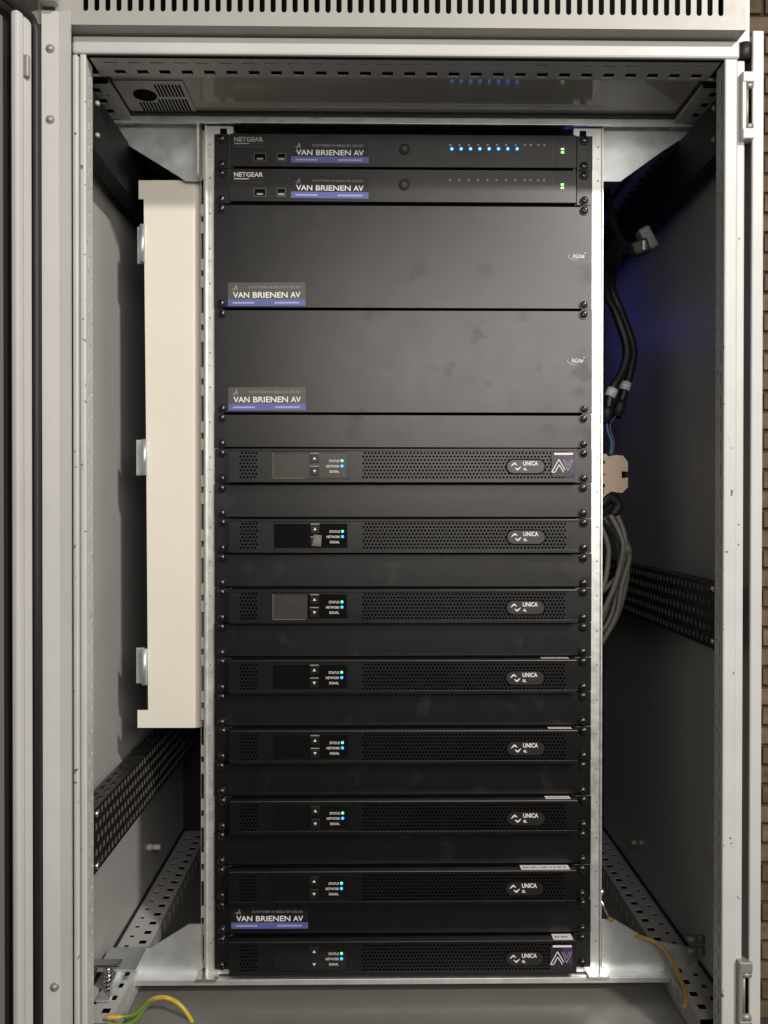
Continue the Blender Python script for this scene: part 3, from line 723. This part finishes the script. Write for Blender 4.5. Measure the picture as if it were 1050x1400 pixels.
def amp(idx, label, model, film=0, badge=False, tape=None, screen=0, dx=0.0):
    e, h = unit(idx, 'amplifier'); tag(e, label, 'amplifier', 'rack amplifiers'); e.location.x += dx*S
    for k in AM: inst(k, AM[k][0], e, (0, 0, 0))
    for s_ in (-1, 1):
        x0, x1 = sorted((s_*241.3 - dx, (ax0 if s_ < 0 else ax1) + s_*0.4))
        MB().box(x0, x1, -2.6, 0, 0.35, h-0.35, 0.4).build('ear', BEZEL, e)
    screws(e, h-0.4, 0.4)
    # display window
    x0, z1 = PA(372.5, 5.2); x1, z0 = PA(475, 40.5); y = YA+1.0
    fr = MB().box(x0, x1, y-0.8, y, z0, z0+1.0).box(x0, x1, y-0.8, y, z1-1.0, z1).box(x0, x0+1.0, y-0.8, y, z0+1, z1-1).box(x1-1.0, x1, y-0.8, y, z0+1, z1-1).build('display', BEZEL, e)
    xs1, _ = PA(420, 0)
    MB().box(x0+1, xs1, y-0.3, y, z0+1, z1-1).build('screen', SCREENF if screen else SCREEN, fr)
    MB().box(xs1+0.2, x1-1, y-0.25, y, z0+1, z1-1).build('control_strip', SCREEN if screen != 2 else SCREENF, fr)
    if screen:
        MB().box(x0+0.2, xs1-2, y-1.05, y-0.85, z0-0.4, z0+0.4).box(x0, x0+0.7, y-1.0, y-0.85, z0, z1).build('film_edge', FILM, fr)
    for k, (da, db) in enumerate(((7.0, 19.5), (24.5, 37.5))):
        bx0, bz1 = PA(423.5, da); bx1, bz0 = PA(436, db)
        bt = MB().box(bx0, bx1, y-1.2, y-0.2, bz0, bz1, 0.5).build('button', BTN, e)
        cx, cz = (bx0+bx1)/2, (bz0+bz1)/2; q = 1 if k == 0 else -1
        MB().prism([(cx-2.0, cz-1.5*q), (cx+2.0, cz-1.5*q), (cx, cz+1.8*q)], y-1.35, y-1.2).build('arrow', WHITE, bt)
        if idx >= 11 and idx <= 17 or idx == 9:
            MB().box(bx0+0.3, bx1-0.3, y-1.3, y-1.0, bz1-0.2, bz1+0.9).build('highlight_rim', GREYP, bt)
    for (s, px_, dy, w_) in (('STATUS', 449.5, 18.6, 13.0), ('NETWORK', 445.5, 25.8, 17), ('SIGNAL', 450, 33.0, 12.2)):
        x, z = PA(px_, dy); text(s, x, z, y-0.5, 3.1, WHITE, fr, 0.008, w_)
    x, z = PA(467.3, 16.6); MB().cyl((x, y-0.25, z), (0, -1, 0), 1.7, 0.4, 12).build('status_light', LEDG, fr)
    x, z = PA(467.3, 23.8); MB().cyl((x, y-0.25, z), (0, -1, 0), 1.8, 0.4, 12).build('network_light', LEDB, fr)
    # maker plaque
    x0, z1 = PA(692.5, 15.5); x1, z0 = PA(744, 33.5); hz = (z1-z0)/2
    pl = MB().prism([(p[0], p[1]) for p in slotpts((x0+x1)/2, (z0+z1)/2, (x1-x0)/2, hz, 8)], YA-1.2, YA+0.2).build('plaque', PLAQ, e)
    MB().prism([(p[0], p[1]) for p in slotpts((x0+x1)/2, (z0+z1)/2, (x1-x0)/2+1.6, hz+1.6, 8)], YA-0.2, YA+0.15).build('plaque_rim', DARK, pl)
    ox, oz = PA(697.5, 24); k = 1.0; yy = YA-1.4
    s1 = [(0, -0.6), (1.6, 1.8), (4.0, 4.4), (5.6, 4.6), (8.6, 1.2), (7.2, 1.2), (4.8, 2.6), (3.0, 1.0)]
    s2 = [(13.6-a, -0.9-b_) for a, b_ in s1]
    MB().prism([(ox+a, oz+b_) for a, b_ in s1], yy, yy+0.15).prism([(ox+a, oz+b_+0.2) for a, b_ in s2], yy, yy+0.15).build('emblem', WHITE, pl)
    x, z = PA(714.5, 23.2); text('UNICA', x, z, yy, 5.6, WHITE, pl, 0.028, 19.0)
    x, z = PA(714.8, 30.0); text(model, x, z, yy, 3.6, WHITE, pl, 0.02)
    if badge:
        x0, z1 = PA(753, 8); x1, z0 = PA(784.5, 39)
        bd = MB().box(x0, x1, YA-1.5, YA+0.1, z0, z1, 0.4).build('badge', BADGE, e); yb = YA-1.7
        W, H = x1-x0, z1-z0
        MB().box(x0+0.12*W, x1-0.06*W, yb-0.2, yb, z1-0.02*H, z1+0.07*H).build('badge_top_line', WHITE, bd)
        def strokes(pts, wd):
            b = MB()
            for (p, q) in zip(pts[:-1], pts[1:]):
                p = Vector(p); q = Vector(q); d = (q-p).normalized(); nn = Vector((-d.y, d.x))*wd/2
                b.prism([tuple(p+nn), tuple(q+nn), tuple(q-nn), tuple(p-nn)], yb-random.uniform(0, .06), yb+0.15)
            return b
        G = lambda a, c: (x0+a*W, z0+c*H)
        A = strokes([G(0.02, 0.22), G(0.33, 0.78), G(0.60, 0.32)], 1.1)
        A2 = strokes([G(0.02, 0.22), G(0.16, 0.22), G(0.34, 0.55), G(0.54, 0.22)], 1.1); A.add(A2.v, A2.f)
        A.build('letter_a', WHITE, bd)
        MB().prism([G(0.52, 0.95), G(0.97, 0.95), G(0.97, 0.20), G(0.74, 0.30)], YA-1.55, YA-1.5).build('violet_field', VIOLET, bd)
        V = strokes([G(0.52, 0.78), G(0.72, 0.28), G(0.95, 0.78)], 1.0); V2 = strokes([G(0.62, 0.74), G(0.72, 0.50), G(0.84, 0.78)], 0.8); V.add(V2.v, V2.f)
        V.build('letter_v', GREYP, bd)
    if film:
        fx, fz = PA(432.5, 28.5)
        f = MB()
        for i in range(4):
            a = i*0.5; f.prism([(fx-6+i*0.6, fz-7+i), (fx+5, fz-8+i*1.2), (fx+6-i, fz+6-i*0.5), (fx-4+i, fz+7-i)], y-1.9-i*0.5, y-1.75-i*0.5)
        f.build('protective_film', FILM, e)
    if tape:
        ta, tb, ty0, ty1, words = tape
        zt_ = HT + 0.0
        za = e.location.z/S + HT + 0.12
        p0 = atZ(ta, ty1, za); p1 = atZ(tb, ty1, za); q0 = atZ(ta, ty0, za)
        yn = max(p0.y, YA+0.6); yfar = min(q0.y, -3.2)
        if yfar - yn < 5: yfar = yn + 7
        tp = MB().box(p0.x-dx, p1.x-dx, yn, yfar, HT+0.02, HT+0.14).build('label_tape', LABELP, e)
        lines = MB(); xx = p0.x-dx+3
        while xx < p1.x-dx-4:
            wv = random.uniform(0.9, 2.6); lines.box(xx, xx+wv, yn+0.38*(yfar-yn), yn+0.62*(yfar-yn), HT+0.15, HT+0.19); xx += wv+random.choice((0.7, 0.7, 2.2))
        lines.build('small_print', LABELK, tp)['kind'] = 'stuff'
    return e
amp(9, 'amplifier with purple badge directly below the uppermost thin blank panel', '4L', badge=True, screen=2, dx=0)
amp(11, 'amplifier with crumpled clear film stuck on its lower arrow button', '8L', film=1, screen=0, dx=1)
amp(13, 'third amplifier down from the tall blank panels, long pale tape edge on its lid', '4L', screen=1, tape=(712, 776, 800, 804, ''))
amp(15, 'fourth amplifier down from the tall blank panels, pale label tape on its lid', '8L', tape=(740, 778, 895, 900, ''))
amp(17, 'fifth amplifier down from the tall blank panels, narrow white label on its lid', '4L', tape=(750, 782, 991, 996, ''), dx=1)
amp(19, 'sixth amplifier down from the tall blank panels, white label on its lid', '8L', tape=(746, 780, 1086, 1092, ''), dx=1)
amp(21, 'seventh amplifier with a long white label, above the blank panel with sticker', '8L', tape=(713, 780, 1182, 1189, ''))
amp(23, 'bottom amplifier with purple badge resting just above the steel cross member', '8L', badge=True, tape=(757, 784, 1276, 1285, ''))

# --- blank panels
e, h = blank(2, 3, 'tall blank panel with company sticker directly below the two switches'); bz = ZTOP-5*U
sticker(e, 312, 386, 418, 418.5, -2.6, bz); inlogo(e, 779.5, 353, bz)
e, h = blank(5, 3, 'tall blank panel with company sticker directly above the thin blank panels'); bz = ZTOP-8*U
sticker(e, 312, 529, 418, 561, -2.6, bz); inlogo(e, 777.5, 496, bz)
blank(8, 1, 'thin plain blank panel directly below the lower tall blank panel', 'thin blank panels')
names = ['first', 'second', 'third', 'fourth', 'fifth', 'sixth']
for k, i in enumerate((10, 12, 14, 16, 18, 20)):
    blank(i, 1, 'thin plain blank panel right under the %s amplifier counted from the tall panels' % names[k], 'thin blank panels')
e, h = blank(22, 1, 'thin blank panel with company sticker just above the bottom amplifier', 'thin blank panels'); bz = ZTOP-23*U
sticker(e, 316, 1240.5, 421, 1269.5, -2.6, bz, film=False)

# ------------------------------------------------------------------ cream cover panel left of the rack
YC = 20.0
cov = empty('cover_panel', (X_(235, YC), YC, Z_(995, YC, 235)))
tag(cov, 'tall cream coloured sheet metal cover panel standing left of the rack', 'cover panel')
def V_(o): o.parent = cov; o.location = -cov.location; return o
pts = [(189.5, 246.5), (263, 246.5), (265.5, 995), (188, 995), (188, 971), (202.5, 971), (200, 620), (196.5, 272), (189.5, 272)]
V_(MB().prism([XZ(px, py, YC) for px, py in pts], YC, YC+1.6).build('front_sheet', CREAM))
arc = []
for i in range(7):
    a = math.radians(i*11.5); arc.append((11.5*math.sin(a)*1.02, 11.5*(1-math.cos(a))))
b = MB(); vs = []; fs = []
top, bot = (263, 246.5), (265.5, 995)
for dx_, dy_ in arc:
    for px_, py_ in (top, bot):
        x, z = XZ(px_, py_, YC); vs.append((x+dx_, YC+dy_, z))
for i in range(6): fs.append((2*i, 2*i+1, 2*i+3, 2*i+2))
n0 = len(vs); vs += [(x-0.6, y+1.4, z) for x, y, z in vs]
for i in range(6): fs.append((n0+2*i+2, n0+2*i+3, n0+2*i+1, n0+2*i))
b.add(vs, fs, True); V_(b.build('rounded_edge', CREAM))
xr_ = X_(276, YC); V_(MB().box(xr_-12, xr_-10.5, YC+1.7, YC+95, Z_(994, YC, 270), Z_(248, YC, 270)).build('side_return', CREAM))
V_(MB().box(X_(188, YC), xr_-12.2, YC+1.7, YC+95, Z_(995, YC, 235), Z_(995, YC, 235)+1.5).build('bottom_return', CREAM))
xk = X_(198, YC); V_(MB().box(xk-4, xk+6, YC+18, YC+90, Z_(985, YC, 200), Z_(256, YC, 200)).build('frame_post', RUBBER))
for (a, c) in ((309, 360), (601, 650), (886, 935)):
    x0, x1 = X_(190 if a < 500 else 188.5, YC+4, a), X_(202.5 if a > 500 else 199.5, YC+4, a)
    z1, z0 = Z_(a, YC+4, 195), Z_(c, YC+4, 195)
    V_(MB().box(x0-3, (x0+x1)/2+1, YC+6, YC+9, z0, z1, 0.8).cyl((x1-3.2, YC-1.0, z0), (0, 0, 1), 3.6, z1-z0, 14).build('hinge', GALVB))

# ------------------------------------------------------------------ cables on the right
def cr(pts, n=8):
    P = [Vector(p) for p in pts]; P = [2*P[0]-P[1]] + P + [2*P[-1]-P[-2]]; out = []
    for i in range(1, len(P)-2):
        for k in range(n):
            t = k/n; a, b_, c, d = P[i-1], P[i], P[i+1], P[i+2]
            out.append(0.5*((2*b_) + (c-a)*t + (2*a-5*b_+4*c-d)*t*t + (3*b_-a-3*c+d)*t*t*t))
    out.append(P[-2]); return out
def px_path(lst): return cr([atY(px, py, Y) for px, py, Y in lst])
def cable(name, lst, r, m, label, cat='cable', group=None, n=10):
    o = MB().tube(px_path(lst), r, n).build(name, m); tag(o, label, cat, group); return o
def cable_thing(lst, r, label, tagpx, glandpx):
    e = empty('power_cable', atY(lst[-1][0], lst[-1][1], lst[-1][2])); tag(e, label, 'cable', 'thick black cables')
    def K(o): o.parent = e; o.location = -e.location; return o
    K(MB().tube(px_path(lst), r, 12).build('sheath', CABK))
    a, b_ = atY(*tagpx[0]), atY(*tagpx[1]); K(MB().tube([a, b_], r+0.9, 14).build('tag_sleeve', SLEEVE))
    a, b_ = atY(*glandpx[0]), atY(*glandpx[1]); K(MB().tube([a, a.lerp(b_, 0.3), b_], [r+0.4, r+1.4, r+1.0], 14).build('end_boot', RUBBER))
cable_thing([(838, 330, 150), (828, 395, 110), (843, 430, 90), (857, 475, 80), (852, 505, 75), (836, 535, 70), (829, 575, 66)], 6.6,
            'thick black cable with white tag ending nearer the rack rail', ((838, 532, 70), (833, 543, 69)), ((831, 556, 67), (827, 578, 66)))
cable_thing([(850, 325, 160), (836, 385, 120), (848, 425, 105), (864, 470, 95), (864, 495, 90), (855, 530, 85), (844, 566, 80)], 6.6,
            'thick black cable with white tag ending away from the rack rail', ((856, 523, 85), (853, 534, 84)), ((850, 548, 82), (842, 570, 80)))
cable('wire', [(829, 574, 68), (831, 590, 68), (836, 605, 68), (834, 622, 68)], 1.9, CABBL, 'blue wire running from cable end down to the terminal block', 'wire')
cable('wire', [(842, 568, 78), (834, 582, 74), (839, 604, 70), (837, 622, 68)], 0.8, CABG, 'thin pale wire beside the blue wire above the terminal block', 'wire')
# connector at the top
e = empty('plug_connector', atY(880, 342, 8)); tag(e, 'grey and black plug connector hanging beside the right side wall', 'connector')
b = MB().box(-8, 8, -9, 9, -15, 15, 3)
o = b.build('housing', CONN, e); o.location = Vector((4, 0, 14))*S; o.rotation_euler = (0, math.radians(-28), 0)
o = MB().box(-13, 9, -9, 9, -9, 9, 3).build('boot', RUBBER, e); o.location = Vector((-5, -4, 2))*S; o.rotation_euler = (0, math.radians(-20), 0)
o = MB().box(-2, 2, -11, -9, -7, 6, 1).build('latch', SCREWG, e); o.location = Vector((-5, -5, 2))*S
cable('mains_cable', [(868, 340, 8), (852, 334, 40), (838, 305, 90), (828, 262, 140)], 6.0, CABK, 'black cable leading from the plug connector behind the rack')
# terminal block
YTB = 60.0
pts = [(822, 622), (828, 620), (832, 624), (842, 622), (852, 623), (858.5, 632), (858.5, 645), (853, 645), (853, 653), (858.5, 653), (858.5, 666), (851, 674), (843, 673), (836, 672), (829, 676), (823, 682), (820, 678), (818, 640)]
e = empty('terminal_block', atY(838, 680, YTB)); tag(e, 'beige plastic terminal block between blue wire and grey cable bundle', 'terminal block')
def T_(o): o.parent = e; o.location = -e.location; return o
T_(MB().prism([XZ(px, py, YTB) for px, py in pts], YTB, YTB+6).build('housing', BEIGE))
T_(MB().prism([XZ(837+(px-837)*.96, 650+(py-650)*.97, YTB+8) for px, py in pts], YTB+6.5, YTB+13).build('housing', BEIGE))
b = MB()
for (px, py, w_, h_) in ((824, 632, 3, 4.5), (824, 664, 3, 5), (823, 670, 3, 2), (823, 674, 2.5, 2), (826, 649, 1.6, 1.6)):
    x, z = XZ(px, py, YTB); b.box(x-w_, x+w_, YTB-0.15, YTB+0.1, z-h_/2, z+h_/2)
T_(b.build('wire_slots', DARK))
b = MB(); 
for (px, py) in ((848, 628), (845, 668)):
    x, z = XZ(px, py, YTB); b.box(x-4, x+4, YTB-0.15, YTB+0.1, z-0.4, z+0.4)
T_(b.build('moulded_lines', SCREWG))
x, z = XZ(854, 649, YTB); T_(MB().box(x-4, x+1, YTB-0.3, YTB+0.2, z-4.5, z+4.5).build('clip_slot', DARK))
o = MB().tube(px_path([(822, 690, 66), (832, 680, 70), (845, 690, 72), (838, 704, 70)]), 7, 10).build('cable_boot', RUBBER)
tag(o, 'black rubber boot below the beige terminal block', 'cable boot')
# grey cable bundle
gl = 'grey signal cable'
paths = [([(842, 702, 70), (852, 725, 66), (856, 748, 62), (860, 765, 62), (850, 800, 64), (843, 840, 66), (822, 880, 70)], 'grey cable of the bundle that bulges furthest from the rack rail'),
         ([(838, 703, 74), (848, 728, 70), (855, 752, 66), (845, 785, 70), (832, 800, 72), (820, 812, 74)], 'grey cable turning back to the rail halfway down the bundle'),
         ([(832, 706, 78), (842, 728, 74), (853, 752, 70), (852, 775, 70), (843, 815, 72), (833, 848, 74), (818, 868, 76)], 'grey cable in the middle of the bundle below the terminal block'),
         ([(826, 708, 82), (835, 720, 80), (841, 732, 84)], 'short grey cable stub under the black boot'),
         ([(819, 716, 60), (828, 735, 60), (832, 755, 60), (828, 790, 60), (819, 815, 62)], 'grey cable of the bundle hugging the rack rail'),
         ([(834, 704, 64), (846, 726, 60), (852, 746, 58), (848, 772, 60), (838, 806, 62), (822, 842, 66)], 'grey cable crossing in front of the bundle towards the rail'),
         ([(829, 706, 88), (838, 726, 84), (846, 750, 84), (844, 786, 86), (833, 826, 88), (822, 852, 90)], 'grey cable in the bundle half hidden behind the middle cable'),
         ([(845, 705, 90), (853, 730, 88), (858, 755, 86), (857, 790, 88), (848, 830, 90), (836, 858, 92)], 'grey cable at the back of the bundle')]
for pth, lab in paths: cable('signal_cable', pth, 3.6, CABG, lab, 'cable', 'grey cable bundle')
p0, p1 = atY(853.5, 743, 64), atY(859, 757, 62)
o = MB().tube([p0, p1], [7.0, 6.5], 12).build('cable_tie', CABG); tag(o, 'grey tape wrapped round the cable bundle', 'cable tie')
# earth wires
cable('earth_wire', [(146, 1391, -108), (165, 1390, -106), (185, 1386, -96), (205, 1368, -72), (226, 1364, -50), (246, 1374, -52), (262, 1396, -55), (268, 1420, -56)], 2.7, EARTH,
      'yellow and green earth wire arching over the floor plate at the left', 'wire')
cable('earth_wire', [(148, 1402, -110), (170, 1402, -108), (186, 1394, -98), (196, 1380, -85), (204, 1370, -74)], 2.6, EARTH,
      'second yellow green earth wire by the left floor profile', 'wire')
cable('earth_wire', [(833, 1255, 4), (840, 1262, 14), (855, 1275, 16), (880, 1282, 2), (900, 1291, -4), (918, 1312, -22), (931, 1340, -48), (938, 1362, -72), (935, 1377, -86)], 2.6, TANW,
      'tan earth wire curving from the right rail down to the floor profile', 'wire')
e = empty('earth_lug', atY(823, 1222, 4)); tag(e, 'bright steel earth lug and bolt on the right rail', 'lug')
def L_(o): o.parent = e; o.location = -e.location; return o
p = atY(822, 1220, 4); L_(MB().cyl((p.x, p.y+3, p.z), (0.3, -1, 0), 5.4, 2.4, 6).dome((p.x+0.7, p.y+0.7, p.z), (0.3, -1, 0), 4.6, 4, 14).build('bolt', STEEL))
L_(MB().tube([atY(821, 1230, 3), atY(827, 1243, 3), atY(834, 1256, 4)], 1.8, 8).build('crimp', STEEL))

# blue status light at the rear of the upper switch, which tints the right side wall
l = bpy.data.lights.new('switch_rear_light', 'POINT'); l.energy = 0.06; l.color = (0.10, 0.12, 1.0); l.shadow_soft_size = 0.01
o = bpy.data.objects.new('switch_rear_light', l); COL.objects.link(o); o.location = (0.275, 0.33, 0.36)
bpy.context.view_layer.update()
